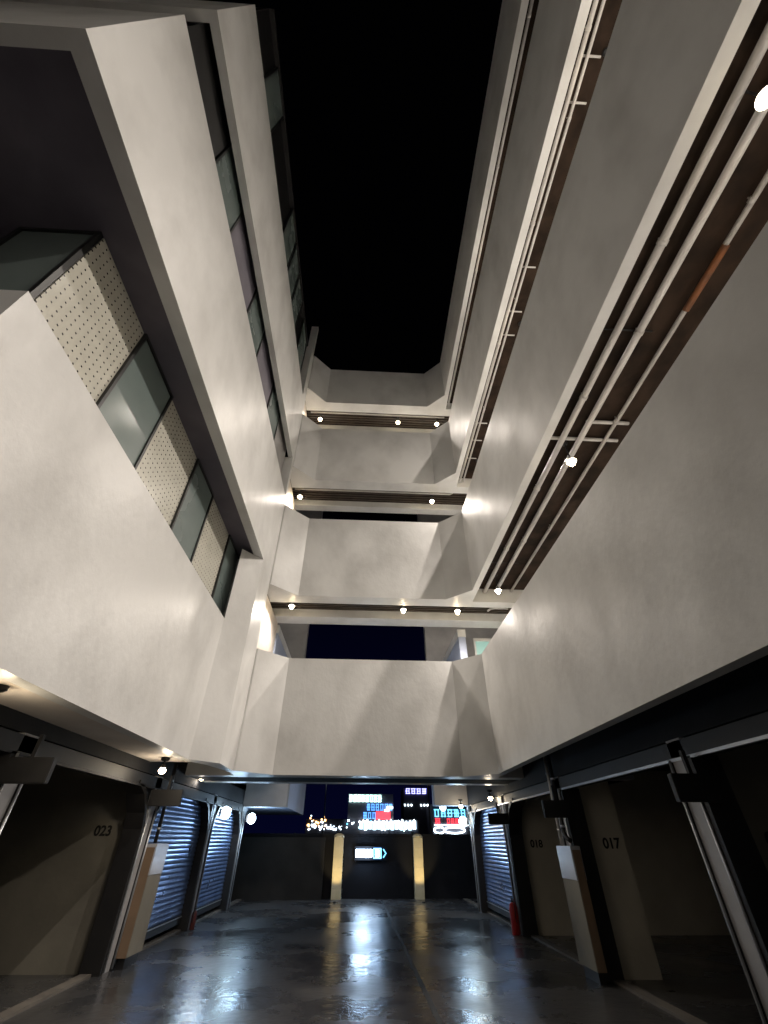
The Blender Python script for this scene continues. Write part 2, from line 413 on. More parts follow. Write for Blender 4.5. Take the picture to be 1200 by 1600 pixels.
# ------------------------------------------------------------------ ground storey: columns, headers, partitions
def column(parent, s, X, Y, hf=True, hn=True):
    """s=+1 right row, -1 left row. Pale pilaster face with black steel guides and a chamfered haunch"""
    xa, xb = (X, X + .3) if s > 0 else (X - .3, X)
    bm = BM(); box(bm, xa, xb, Y, Y + .26, 0, 2.55)
    if hf: prism_x(bm, [(Y + .262, 2.545), (Y + .262, 1.75), (Y + .36, 2.0), (Y + .62, 2.30), (Y + .95, 2.42), (Y + .95, 2.545)], xa + .04, xb - .04) 
    c0 = BM()
    if hn: prism_x(c0, [(Y - .002, 2.365), (Y - .002, 1.80), (Y - .09, 2.06), (Y - .35, 2.34), (Y - .40, 2.365)], xa + .07, xb - .05)
    c = obj('column', bm, M['column'], parent)
    if hn: obj('gusset', c0, M['black'], c)
    else: c0.free()
    xg = (X - .02, X + .06) if s > 0 else (X - .06, X + .02)
    for q in (0, 1):
        g = BM()
        if q: pts = [(Y + .262, 0), (Y + .32, 0), (Y + .32, 1.75), (Y + .42, 2.0), (Y + .66, 2.27), (Y + .98, 2.36), (Y + .98, 2.42), (Y + .64, 2.31), (Y + .37, 2.03), (Y + .262, 1.76)]
        else: pts = [(Y - .002, 0), (Y - .10, 0), (Y - .10, 1.75), (Y - .18, 1.98), (Y - .42, 2.24), (Y - .72, 2.36), (Y - .72, 2.42), (Y - .38, 2.31), (Y - .12, 2.03), (Y - .002, 1.76)]
        if not (hf if q else hn): pts = [(Y + .262, 0), (Y + .32, 0), (Y + .32, 2.36), (Y + .262, 2.36)] if q else [(Y - .10, 0), (Y - .002, 0), (Y - .002, 2.36), (Y - .10, 2.36)]
        prism_x(g, pts, xg[0] if q or s > 0 else xa, xg[1] if q or s < 0 else xb)
        obj('guide_rail', g, M['black'], c)
        g = BM(); yy = Y + .262 if q else Y - .022
        tube(g, [((xg[0] if s > 0 else xg[1]) + (-s) * .012, yy + .01, .02), ((xg[0] if s > 0 else xg[1]) + (-s) * .012, yy + .01, 2.35)], .014, 8)
        obj('cable_tube', g, M['steel'], c)
    return c
LC = [5.45, 9.45, 13.45, 17.0]; RC = [1.6, 5.2, 8.9, 12.57, 16.4]
for y in [1.45] + LC: column(left, -1, -3.8, y, y > 6, y > 6)
for y in RC: column(right, 1, 3.65, y, y > 12, y > 12)
def header(parent, s, X, y0, y1):
    def xs(a, b): return (X + a, X + b) if s > 0 else (X - b, X - a)
    bm = BM(); box(bm, *xs(0.02, .32), y0, y1, 2.55, 3.1); obj('header_beam', bm, M['header'], parent)
    bm = BM(); box(bm, *xs(.0, .30), y0, y1, 2.37, 2.53); obj('shutter_box', bm, M['black'], parent)
    bm = BM(); box(bm, *xs(-.02, .03), y0, y1, 2.335, 2.365); obj('rail', bm, M['steel'] if s > 0 else M['black'], parent)
header(left, -1, -3.8, -2, 16.95); header(right, 1, 3.65, -2, 16.95)
def partition(parent, s, X, Y, num=None, nx=None, nz=1.72, W=4.5, h=.15):
    xa, xb = (X, X + W) if s > 0 else (X - W, X)
    bm = BM(); box(bm, xa, xb, Y, Y + .1, 0, 2.905 if s < 0 else 3.105)
    p = obj('partition_wall', bm, M['tan'] if s < 0 or Y < 6 else M['tan_lit'], parent)
    if num:
        cu = bpy.data.curves.new('number', 'FONT'); cu.body = num; cu.size = .2; cu.extrude = .0015; cu.align_x = 'CENTER'; cu.offset = .006
        to = bpy.data.objects.new('tmp', cu); COL.objects.link(to)
        bpy.context.view_layer.update()
        me = bpy.data.meshes.new_from_object(to.evaluated_get(bpy.context.evaluated_depsgraph_get()))
        bpy.data.objects.remove(to)
        me.materials.clear(); me.materials.append(M['ink'])
        n = bpy.data.objects.new('number', me); COL.objects.link(n); n.parent = p
        n.location = (nx, Y - .003, nz - .07); n.rotation_euler = (math.pi / 2, 0, 0)
    return p
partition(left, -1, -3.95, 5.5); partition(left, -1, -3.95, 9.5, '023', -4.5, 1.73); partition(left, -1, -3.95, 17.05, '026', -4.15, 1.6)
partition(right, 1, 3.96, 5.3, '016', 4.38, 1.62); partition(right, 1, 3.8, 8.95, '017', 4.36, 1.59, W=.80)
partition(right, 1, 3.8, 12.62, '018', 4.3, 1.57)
for s, X, par in ((-1, -8.6, left), (1, 8.3, right)):
    bm = BM(); box(bm, X, X + .2, -3, 19.9, 0, 3.4)
    obj('garage_back_wall', bm, M['ceiling_grey'], par)
bm = BM(); box(bm, -8.6, -3.82, -3, 17, 2.91, 3.05); obj('garage_ceiling', bm, M['ceiling_dark'], left)
bm = BM(); box(bm, 3.68, 8.3, -3, 17, 3.11, 3.15); obj('garage_ceiling', bm, M['ceiling_dark'], right)
bm = BM(); box(bm, -3.82, -3.2, 1.96, 8.95, 2.722, 2.9); box(bm, -3.82, -3.05, 8.6 + .35, 8.97, 2.722, 2.9)
obj('soffit', bm, M['soffit'], left)
bm = BM(); box(bm, -3.82, -3.2, 8.972, 10.9, 2.95, 3.1); obj('soffit', bm, M['ceiling_dark'], left)
bm = BM(); box(bm, 3.06, 3.66, -3, 10.82, 3.0, 3.1); obj('soffit', bm, M['ceiling_dark'], right)
bm = BM(); box(bm, -4.4, -2.76, 10.9, 11.17, 2.72, 3.14); box(bm, -4.4, -3.4, 12.12, 12.45, 2.72, 3.14); 
obj('soffit', bm, M['wall'], left)
# far blocks either side of the exit
for s, x0, x1, zb, par in ((-1, -8.6, -2.41, 2.48, left), (1, 2.56, 8.5, 2.56, right)):
    bm = BM(); box(bm, x0, x1, 17.0, 17.35, zb, 16.5)
    obj('end_wall', bm, M['concrete'], par)
    bm = BM(); box(bm, x0, x1, 17.352, 22.5 if s < 0 else 17.6, zb, 3.8)
    obj('canopy', bm, M['blue_lit'], par)
    xs = (-2.95, -2.72) if s < 0 else (2.98, 3.2)
    bm = BM(); box(bm, *xs, 12.7, 16.99, 3.35, 6.70)
    sw = obj('side_wall', bm, M['blue_lit'], par)
    bm = BM(); box(bm, xs[0] - .02, xs[1] + .02, 12.7, 16.99, 6.702, 6.95)
    obj('coping', bm, M['wall'], sw)
# end cabin seen through the first gap on the right
bm = BM(); box(bm, 3.5, 3.56, 12.9, 12.95, 5.4, 6.75); box(bm, 3.56, 4.3, 12.9, 12.95, 6.65, 6.75); box(bm, 3.56, 4.3, 12.9, 12.95, 5.4, 5.5)
cf = obj('window', bm, M['wall'], right)
bm = BM(); box(bm, 3.56, 4.3, 12.915, 12.935, 5.5, 6.65)
obj('pane', bm, mat('lit_teal_pane', (0.2, 0.3, 0.28), 0.3, emit=(0.42, 0.72, 0.62), estr=0.42), cf)

# ------------------------------------------------------------------ roller shutters
def corrugated(X, s, y0, y1, z0, z1, pitch=.085):
    bm = BM(); prof = []
    z = z0
    while z < z1 - 1e-6:
        for k in range(6):
            a = k / 6
            prof.append((X + s * (-.018 * math.sin(math.pi * a)) , z + a * pitch))
        z += pitch
    prev = None
    for (x, zz) in prof:
        row = [bm.verts.new((x, y0, zz)), bm.verts.new((x, y1, zz))]
        if prev:
            f = bm.faces.new([prev[0], prev[1], row[1], row[0]]); f.smooth = False
        prev = row
    return bm
def shutter(s, X, y0, y1, label, group, zb=.12):
    r = thing('roller_shutter', label, 'roller shutter', (X, (y0 + y1) / 2, 0), 0, group)
    cy = (y0 + y1) / 2
    bm = corrugated(0, s, y0 - cy, y1 - cy, zb + .14, 2.42)
    obj('curtain', bm, M['shutter'], r, recalc=False)
    bm = BM(); box(bm, -.03, .03, y0 - cy, y1 - cy, zb, zb + .138); obj('bottom_bar', bm, M['black'], r)
    bm = BM(); box(bm, -.04 if s > 0 else .031, -.031 if s > 0 else .04, y0 - cy, y1 - cy, zb + .11, zb + .13); obj('trim_strip', bm, M['steel'], r)
    return r
shutter(-1, -3.98, 9.83, 13.40, 'corrugated blue-grey roller shutter on the left nearest the camera, glossy under the lamps', 'roller shutters closing garage bays')
shutter(-1, -3.98, 13.83, 16.95, 'farther corrugated roller shutter on the left with a cold lamp in front of it', 'roller shutters closing garage bays')
shutter(1, 3.83, 12.95, 16.35, 'grey slatted roller shutter on the right behind the red extinguisher', 'roller shutters closing garage bays')

# ------------------------------------------------------------------ kerbs along the bays
bm = BM(); box(bm, -4.06, -3.9, -2, 19.8, 0, .03); obj('kerb', bm, M['kerb'], kind='structure')
bm = BM(); box(bm, 3.78, 3.94, -2, 19.8, 0, .03); obj('kerb', bm, M['kerb'], kind='structure')

# ------------------------------------------------------------------ hanging signs, cabinets
def bay_sign(x0, x1, y, z0, z1, label):
    xc = (x0 + x1) / 2
    r = thing('bay_sign', label, 'sign', (xc, y, z0), 0, 'black bay signs by the columns')
    h = (x1 - x0) / 2
    bm = BM(); box(bm, -h, h, -.04, .04, 0, z1 - z0)
    bmesh.ops.bevel(bm, geom=bm.edges[:], offset=.008, segments=2, affect='EDGES')
    obj('panel', bm, M['black'], r)
    bm = BM(); box(bm, -.02, .02, -.02, .02, z1 - z0, z1 - z0 + .22); obj('hanger', bm, M['black'], r)
    return r
bay_sign(-3.80, -3.24, 9.38, 2.08, 2.33, 'black box sign hung beside the first left roller shutter')
bay_sign(-3.80, -3.30, 5.38, 2.06, 2.30, 'black box sign on the nearest left column, lost in the dark')
bay_sign(3.22, 3.70, 8.78, 1.93, 2.18, 'black box sign above the pale cabinet, between bays 018 and 017')
bay_sign(3.16, 3.66, 12.45, 1.93, 2.15, 'small black box sign in front of the right-hand roller shutter')
bay_sign(3.30, 3.78, 5.08, 1.93, 2.18, 'black box sign on the nearest right column')

def cabinet(s, X, Y, label):
    r = thing('cabinet', label, 'cabinet', (X, Y, 0), 0, 'waist-high cabinets by the columns')
    a, b = (0, .145) if s > 0 else (-.19, 0)
    bm = BM(); box(bm, a, b, 0, .62, .13, 1.12); obj('plinth', bm, M['tan'], r)
    bm = BM(); box(bm, a - .01, b + .01, .0, .62, 1.122, 1.55)
    bmesh.ops.bevel(bm, geom=bm.edges[:], offset=.006, segments=2, affect='EDGES')
    obj('enclosure', bm, M['cabinet'], r)
    bm = BM(); box(bm, a + .01, b - .01, -.012, -.002, .13, 1.50); obj('side_panel', bm, M['orange'], r)
    bm = BM(); box(bm, a + .03, b - .03, .05, .57, 0, .128); obj('foot', bm, M['black'], r)
    return r
cabinet(1, 3.50, 8.62, 'pale metal cabinet with an orange side at the column between bays 017 and 018')
cabinet(-1, -3.60, 9.74, 'pale metal cabinet with an orange-brown side next to bay 023')

def downpipe(name, label, pts, r, m, straps):
    t_ = thing(name, label, 'pipe', pts[-1], 0, 'pipes dropping down the columns')
    o = Vector(pts[-1])
    bm = BM(); tube(bm, [Vector(p) - o for p in pts], r, 12); obj('pipe_run', bm, m, t_)
    bm = BM()
    for z in straps: tube(bm, [Vector((pts[0][0], pts[0][1], z)) - o, Vector((pts[0][0], pts[0][1], z + .035)) - o], r * 1.35, 12)
    obj('clamp', bm, M['steel'], t_)
downpipe('drain_pipe', 'thin white pipe dropping into the cabinet beside bay 018', [(3.56, 9.12, 2.9), (3.56, 9.12, 1.56)], .028, M['pipe'], (2.6, 1.75))
downpipe('drain_pipe', 'black pipe with a bend above the cabinet between bays 017 and 018', [(3.58, 8.98, 2.9), (3.58, 8.98, 1.74), (3.58, 8.92, 1.66), (3.58, 8.78, 1.62)], .035, M['black'], (2.5, 1.8))
downpipe('drain_pipe', 'thin black pipe running down the left column beside the first shutter', [(-3.68, 9.86, 2.8), (-3.68, 9.86, 1.56)], .03, M['black'], (2.5, 1.75))
downpipe('drain_pipe', 'pale pipe running down behind the black box sign beside the first shutter', [(-3.72, 9.98, 2.8), (-3.72, 9.98, 1.56)], .03, M['pipe'], (2.4, 1.8))

# red fire extinguisher
def extinguisher(loc, label, sc=1.0, red='red'):
    r = thing('fire_extinguisher', label, 'fire extinguisher', loc, 0, 'fire extinguishers by the columns')
    bm = BM(); lathe(bm, [(.065 * sc, 0), (.078 * sc, .01), (.08 * sc, .03), (.08 * sc, .36 * sc), (.07 * sc, .41 * sc), (.045 * sc, .445 * sc), (.025 * sc, .46 * sc)], 20); obj('cylinder_body', bm, M[red], r)
    bm = BM(); lathe(bm, [(.022 * sc, .46 * sc), (.028 * sc, .475 * sc), (.022 * sc, .50 * sc)], 12); box(bm, -.012, .012, -.02, .11 * sc, .50 * sc, .515 * sc); box(bm, -.01, .01, -.02, .10 * sc, .535 * sc, .55 * sc); obj('valve', bm, M['black'], r)
    bm = BM(); tube(bm, [(0, -.02, .49 * sc), (0, -.09 * sc, .46 * sc), (0, -.105 * sc, .36 * sc), (0, -.10 * sc, .18 * sc)], .01, 8); obj('hose', bm, M['black'], r)
    return r
extinguisher((3.55, 12.75, 0), 'red fire extinguisher on the floor at the foot of the right-hand shutter', 1.15)
extinguisher((-3.72, 13.55, 0), 'dark red fire extinguisher on the floor between the two left shutters', .7, 'darkred')

# ------------------------------------------------------------------ gallery pipes
def pipe(label, pts, r, m=None, clamp_every=None, cat='pipe', name='pipe', group='pipes under the gallery ceilings'):
    o = Vector(pts[0]); t_ = thing(name, label, cat, o, 0, group)
    bm = BM(); tube(bm, [Vector(p) - o for p in pts], r, 14); obj('pipe_run', bm, m or M['pipe'], t_)
    if clamp_every:
        a, b = Vector(pts[0]), Vector(pts[-1]); L_ = (b - a).length; n = int(L_ / clamp_every)
        for k in range(1, n + 1):
            bm = BM()
            p = a.lerp(b, k / (n + 1)) - o; d = (b - a).normalized() * .03
            tube(bm, [p - d, p + d], r * 1.18, 14)
            c_ = p + Vector((0, 0, r)); box(bm, c_.x - .008, c_.x + .008, c_.y - .008, c_.y + .008, c_.z - .01, c_.z + .12)
            obj('coupling', bm, m or M['pipe'], t_)
    return t_
b = LV[1][0]
zc = b + .42
pipe('thick white pipe nearest the parapet edge in the lowest right gap', [(3.44, -5, 7.3), (3.44, 10.76, 7.3)], .052, clamp_every=2.6)
pipe('second thick white pipe along the lowest right gap, passing in front of the big lamp', [(3.76, -5, 7.3), (3.76, 10.76, 7.3)], .052, clamp_every=3.1)
pipe('thin dull conduit farthest from the parapet edge in the lowest right gap', [(4.24, -5, 7.33), (4.24, 4.9, 7.33), (4.22, 10.76, 7.33)], .034, M['conduit'], 3.7)
pipe('short rusty orange pipe section on the thin conduit, top right', [(4.24, 1.75, 7.315), (4.24, 2.55, 7.315)], .045, M['rust'])
for k, (y, xa, xb) in enumerate(((4.55, 3.75, 4.5), (4.95, 3.2, 4.5))):
    pipe(('upper' if k == 0 else 'lower') + ' of two short white cross pipes above the big corridor lamp', [(xa, y, 7.37), (xb, y, 7.37)], .032, group='short cross pipes over the corridor')
for i, y in ((1, 2.9), (3, 9.3)):
    words = ('', 'upper one, high above the big lamp', '', 'lower one, just above the lower corridor lamp')[i]
    pipe('small pipe bracket crossing the lowest right gap, ' + words, [(3.3, y, 7.385), (4.0, y, 7.385)], .012, M['black'], group='thin brackets in the lowest right gap', name='pipe_bracket', cat='bracket')
z3 = LV[2][0]
pipe('white pipe close to the parapet edge in the middle right gap', [(3.17, -5, z3 + .16), (3.17, 10.76, z3 + .16)], .038, clamp_every=3.0)
pipe('slim dark-sided pipe behind the white one in the middle right gap', [(3.30, -5, z3 + .20), (3.30, 10.76, z3 + .20)], .028, M['pipe'], 3.3)
for i, y in enumerate((.55, 1.1, 3.75, 4.75, 5.35, 8.2, 8.9, 9.7)):
    w_ = ('at the very top', 'second from the top', 'third from the top', 'fourth from the top', 'fourth from the bottom', 'third from the bottom', 'second from the bottom', 'lowest of all')[i]
    pipe('thin white crossbar in the middle right gap, ' + w_, [(3.22, y, z3 + .30), (3.55, y, z3 + .30)], .017, group='crossbars in the middle right gap', name='pipe_bracket', cat='bracket')
z4 = LV[3][0]
pipe('white pipe along the topmost right gap', [(3.165, -5, z4 + .16), (3.165, 10.76, z4 + .16)], .036, clamp_every=3.0)
# pipes across the end gallery
pipe('slim white pipe crossing the lowest end gallery under the dark ceiling', [(-2.7, 11.36, 7.14), (3.28, 11.36, 7.14), (3.33, 11.36, 7.14), (3.36, 11.30, 7.14), (3.36, 11.18, 7.14)], .03)
pipe('cyan-lit bent pipe stub at the right end of the lowest end gallery', [(4.3, 11.5, 7.14), (3.9, 11.5, 7.14), (3.78, 11.56, 7.14), (3.74, 11.70, 7.14)], .03)
for i, (yy, rr) in enumerate(((11.30, .025), (11.43, .033))):
    pipe(('thin front' if i == 0 else 'thicker rear') + ' white pipe crossing the middle end gallery', [(-2.7, yy, z3 + .17), (2.95, yy, z3 + .17), (3.02, yy - .06, z3 + .17), (3.02, 11.18, z3 + .17)], rr)
pipe('white pipe crossing the topmost end gallery', [(-2.6, 11.38, z4 + .17), (3.1, 11.38, z4 + .17)], .035)

# ------------------------------------------------------------------ lamps
def lamp_proto(label, drop, power, r=.058):
    """pendant lamp; origin at the ceiling, bulb centre 'drop' below"""
    t_ = thing('gallery_lamp', label, 'lamp', (0, 0, 0), 0, 'warm lamps in the galleries')
    z = -drop + .21
    bm = BM(); lathe(bm, [(.055, 0), (.055, -.02), (.03, -.035)], 16); obj('base', bm, M['black'], t_)
    bm = BM(); tube(bm, [(0, 0, -.03), (0, 0, z - .10)], .012, 8); obj('stem', bm, M['black'], t_)
    bm = BM(); lathe(bm, [(.028, z - .09), (.035, z - .12), (.055, z - .15)], 16); obj('socket', bm, M['steel'], t_)
    bm = BM(); lathe(bm, [(.03, z - .148), (r * .85, z - .17), (r, z - .215), (r * .8, z - .265), (r * .3, z - .295)], 16); obj('bulb', bm, M['bulb'], t_)
    bm = BM(); seg = [(.035, z - .13), (.06, z - .15), (.085, z - .18), (.095, z - .20), (.088, z - .198), (.078, z - .178), (.05, z - .155), (.03, z - .14)]; lathe(bm, seg, 24); obj('added_reflector', bm, M['cabinet'], t_)  # dish added so the bulb's glow fades softly around it
    add_light(t_, power, WARM, z - .36, .045, spot=174)
    return t_
def add_light(parent, power, col, z=-.33, rad=.06, spot=None):
    l = bpy.data.lights.new('lamp_light', 'SPOT' if spot else 'POINT'); l.energy = power; l.color = col; l.shadow_soft_size = rad
    if spot: l.spot_size = math.radians(spot); l.spot_blend = .6
    o = bpy.data.objects.new('lamp_light', l); COL.objects.link(o); o.parent = parent; o.location = (0, 0, z)
    return o
gl = lamp_proto('big bright warm lamp hanging among the pipes in the lowest right gap', .49, P_GALLERY)
gl.location = (3.59, 5.11, 7.415)
ge = lamp_proto('leftmost warm lamp in the lowest end gallery', .29, P_END)
ge.location = (-2.14, 11.28, 7.22)
for loc, lab in [((3.57, 10.0, 7.415), 'warm lamp at the lower end of the lowest right gap, near the corner'),
                 ((3.50, 0.46, 7.415), 'warm lamp at the top right picture edge'),
                 ((3.60, -4.4, 7.415), 'added warm lamp continuing the lowest right gap, unseen behind the camera'), ((3.65, -4.4, 11.828), 'added warm lamp continuing the middle right gap, unseen behind the camera'),  # two unseen lamps added to brighten the upper court walls
                 ((3.65, 5.1, 11.828), 'warm corridor lamp hidden behind the second right parapet'), ((3.65, 9.9, 11.828), 'far warm corridor lamp hidden behind the second right parapet'),
                 ((3.65, .5, 11.828), 'near warm corridor lamp hidden behind the second right parapet'), ((3.65, 5.1, 16.153), 'warm corridor lamp hidden behind the third right parapet')]:
    d_ = dup(gl, loc, None, lab)
    if loc[2] > 8:      # stronger floods on the upper corridors
        for c_ in d_.children:
            if c_.type == 'LIGHT': c_.data = c_.data.copy(); c_.data.energy = P_GALLERY * 1.5
for loc, lab in [((1.11, 11.36, 7.22), 'middle warm lamp in the lowest end gallery'),
                 ((2.72, 11.36, 7.22), 'rightmost warm lamp in the lowest end gallery'),
                 ((-2.50, 11.6, 11.633), 'left warm lamp in the middle end gallery'),
                 ((2.29, 11.6, 11.633), 'right warm lamp in the middle end gallery'),
                 ((-2.20, 11.57, 15.958), 'leftmost warm lamp in the topmost end gallery'),
                 ((1.12, 11.57, 15.958), 'middle warm lamp in the topmost end gallery'),
                 ((2.79, 11.57, 15.958), 'rightmost warm lamp in the topmost end gallery')]:
    dup(ge, loc, None, lab)

def spot_lamp(loc, label, power, tilt=(0, 0)):
    t_ = thing('soffit_lamp', label, 'lamp', loc, 0, 'small spot lamps under the ground soffits')
    bm = BM(); lathe(bm, [(.07, 0), (.07, -.035), (.05, -.05)], 16); obj('base', bm, M['black'], t_)
    bm = BM(); tube(bm, [(0, 0, -.04), (0, 0, -.11)], .014, 8); obj('stem', bm, M['black'], t_)
    bm = BM(); lathe(bm, [(.028, -.10), (.04, -.13), (.055, -.155)], 16); obj('socket', bm, M['black'], t_)
    bm = BM(); lathe(bm, [(.03, -.153), (.052, -.175), (.058, -.20), (.04, -.23), (.01, -.24)], 16); obj('bulb', bm, M['bulb'], t_)
    add_light(t_, power, WARM, -.29, .05)
    return t_
spot_lamp((-3.36, 4.2, 2.72), 'small warm spot lamp under the left soffit at the picture edge', P_SOFFIT * .6)
spot_lamp((-3.36, 8.45, 2.72), 'small warm spot lamp under the left soffit above the first shutter', P_SOFFIT)
spot_lamp((-3.75, 11.85, 2.95), 'small spot lamp hanging above the first left shutter', P_SOFFIT * .6)
spot_lamp((-3.9, 15.7, 2.55), 'small spot lamp hanging above the second left shutter', P_SOFFIT * .6)
spot_lamp((3.5, 13.3, 2.70), 'small spot lamp hanging above the right-hand shutter', P_SOFFIT * .6)
spot_lamp((3.35, 16.6, 2.70), 'small spot lamp near the far cold lamp on the right', P_SOFFIT * .6)

def wall_lamp(loc, label, face):
    t_ = thing('wall_lamp', label, 'lamp', loc, 0, 'cold white wall lamps by the shutters')
    bm = BM(); box(bm, -.03, .03, -.17, .17, -.1, .1); bmesh.ops.bevel(bm, geom=bm.edges[:], offset=.015, segments=2, affect='EDGES'); obj('back_plate', bm, M['steel'], t_)
    mt = Matrix.Rotation(face * math.pi / 2, 4, 'Y')
    bm = BM(); lathe(bm, [(.12, .03), (.145, .08), (.14, .14), (.11, .19), (.06, .22), (.01, .23)], 24, mt); obj('lens', bm, M['coolbulb'], t_)
    l = add_light(t_, P_WALLPACK, COOL, 0, .1); l.location = (face * .36, 0, -.02)
    return t_
wall_lamp((-3.78, 14.4, 2.2), 'cold white lamp in front of the second left shutter', 1)
wall_lamp((-3.62, 17.2, 2.17), 'cold white lamp on the far left column', 1)
wall_lamp((3.60, 17.2, 2.12), 'cold white lamp on the far right column', -1)

# ------------------------------------------------------------------ boundary wall and pillars at the exit
fw = thing('boundary_wall', 'low dark boundary wall closing the far end of the floor', 'wall', (0, 20, 0))
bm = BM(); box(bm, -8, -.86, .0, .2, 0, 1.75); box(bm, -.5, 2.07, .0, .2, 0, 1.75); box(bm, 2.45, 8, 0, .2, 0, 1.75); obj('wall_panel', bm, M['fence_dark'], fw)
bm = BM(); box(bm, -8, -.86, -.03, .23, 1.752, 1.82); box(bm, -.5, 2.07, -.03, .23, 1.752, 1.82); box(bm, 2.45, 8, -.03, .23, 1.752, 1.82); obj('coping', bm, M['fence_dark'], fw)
def pillar(x, label):
    r = thing('stone_pillar', label, 'pillar', (x, 19.95, 0), 0, 'lit yellow pillars in the boundary wall')
    bm = BM()
    for k in range(6):
        h = .285; box(bm, -.17, .17, -.17, .17, k * h + .004 * (k > 0), (k + 1) * h)
    obj('shaft', bm, M['stone'], r)
    bm = BM(); lathe(bm, [(.19, 1.712), (.19, 1.76), (.14, 1.80), (.07, 1.83)], 16); obj('cap', bm, M['stone'], r)
    t2 = thing('pillar_uplight', 'small warm floor spotlight at the foot of the ' + label.split(',')[0], 'lamp', (x, 18.75, 0), 0, 'floor spotlights lighting the pillars')
    bm = BM(); lathe(bm, [(.05, 0.004), (.05, .03), (.035, .04)], 12); obj('housing', bm, M['black'], t2)
    l = add_light(t2, P_POST, (1, .78, .38), .12, .03, spot=58)
    d = Vector((0, 1.05, .95)); l.rotation_euler = d.to_track_quat('-Z', 'Y').to_euler()
    return r
pillar(-.70, 'left yellow-lit stone pillar, nearer the left shutters')
pillar(2.25, 'right yellow-lit stone pillar, nearer the right shutters')
# grey side wall left of the pillars
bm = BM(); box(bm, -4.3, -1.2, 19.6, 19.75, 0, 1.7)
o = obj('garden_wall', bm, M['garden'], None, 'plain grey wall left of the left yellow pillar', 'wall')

# lit exit sign box with arrow
sg = thing('arrow_sign', 'glowing white sign box with a small blue-framed box and a right-pointing arrow', 'sign', (.35, 19.8, 1.25))
bm = BM(); box(bm, -.40, .18, -.06, .06, -.11, .11); obj('light_box', bm, G['hot'], sg)
bm = BM(); box(bm, .24, .27, -.05, .05, -.15, .15); box(bm, .50, .53, -.05, .05, -.15, .15); box(bm, .27, .50, -.05, .05, .12, .15); box(bm, .27, .50, -.05, .05, -.15, -.12); obj('blue_frame', bm, G['bluebox'], sg)
bm = BM(); box(bm, .33, .44, -.045, .04, -.10, .10); obj('white_symbol', bm, G['hot'], sg)
bm = BM(); tube(bm, [(.60, -.03, .12), (.70, -.03, 0), (.60, -.03, -.12)], .02, 8); obj('arrow', bm, G['cyan'], sg)
bm = BM(); box(bm, -.45, .75, .065, .10, -.2, .2); obj('back_plate', bm, M['fence_dark'], sg)
sl = add_light(sg, 9, (.35, .6, 1.0), 0, .15); sl.location = (-.1, -.3, 0)

# ------------------------------------------------------------------ far city: lit shopfronts, signs, tower, posts, tree line
def glyphs(bm, x, z, n, cw, ch, y=0.0, gap=.15, rnd=random):
    """row of character-like strokes, n cells"""
    for i in range(n):
        x0 = x + i * (cw * (1 + gap)); t_ = cw * .13
        kind = rnd.choice([0, 1, 2, 3])
        for q in range(3):
            zz = z + ch * (.02 + .42 * q); 
            if kind != 2 or q != 1: box(bm, x0 + rnd.uniform(0, .15) * cw, x0 + cw * rnd.uniform(.8, 1), y - .05, y, zz, zz + t_)
        for q in range(2 + (kind == 1)):
            xx = x0 + cw * ((.15, .7, .42)[q]); box(bm, xx, xx + t_, y - .1, y - .055, z + rnd.uniform(0, .12) * ch, z + ch * rnd.uniform(.85, 1))
rnd = random.Random(3)
YB = 80
shop = thing('shop_building', 'brightly lit shop with stacked white, blue and red signs beside the dark tower', 'building', (0, YB, 0))
bm = BM(); box(bm, -2.5, 9.2, 0, 12, 0, 4.2); obj('body', bm, M['facade'], shop)
bm = BM(); glyphs(bm, -1.6, 6.45, 8, .58, .95, -.1, .12, rnd); s1 = obj('sign', bm, G['green'], shop)
bm = BM(); box(bm, -1.7, 5.4, .02, .06, 4.21, 7.5); obj('sign_frame', bm, M['facade'], shop)
l = add_light(shop, 30, (.45, .6, 1.0), 0, .6); l.location = (2.0, -2.2, 5.0)  # added light before the signs, imitating a halo on the facade
bm = BM(); glyphs(bm, 1.2, 5.35, 6, .62, .9, -.1, .12, rnd); obj('sign', bm, G['blue'], shop)
bm = BM(); box(bm, 4.4, 5.3, -.3, -.1, 5.6, 5.9); box(bm, 4.0, 4.7, -.3, -.1, 5.25, 5.5); obj('sign', bm, G['white'], shop)
bm = BM(); glyphs(bm, .7, 4.3, 3, .62, .85, -.1, .12, rnd); obj('sign', bm, G['blue'], shop)
bm = BM(); box(bm, 2.7, 4.9, -.12, -.05, 4.25, 5.25); glyphs(bm, 2.7, 4.3, 4, .5, .8, -.2, .1, rnd); obj('sign', bm, G['red'], shop)
bm = BM()
for k in range(13): box(bm, .2 + k * .68, .2 + k * .68 + .5, -.2, -.1, 3.05 - .1 * (k % 2), 3.95 + .15 * math.sin(k * 1.7))
obj('lit_shopfront', bm, G['dimwhite'], shop)
bm = BM()
box(bm, 0, 8.8, -.30, -.25, 3.86, 3.9)
for k in range(15): box(bm, .1 + k * .6, .25 + k * .6, -.35, -.25, 3.9, 4.05 + .1 * (k % 3))
obj('lamp_row', bm, G['white'], shop)
for k in range(26):
    x = rnd.uniform(-2.3, 9.0); z = rnd.uniform(2.9, 4.1); q = rnd.uniform(.05, .12)
    quick('shop_light', G[rnd.choice(['white', 'amber', 'cyan', 'green', 'white'])], shop, (x - q, x + q, -.5, -.4, z - q, z + q))
tower = thing('office_tower', 'dark tower with a blue-violet crown sign and a few small lit windows', 'building', (9.5, YB + 6, 0))
bm = BM(); box(bm, -1.9, 2.6, 0, 6, 0, 8.8); obj('body', bm, M['facade'], tower)
bm = BM(); glyphs(bm, -1.6, 8.0, 4, .85, .8, -.1, .12, rnd); obj('sign', bm, G['violet'], tower)
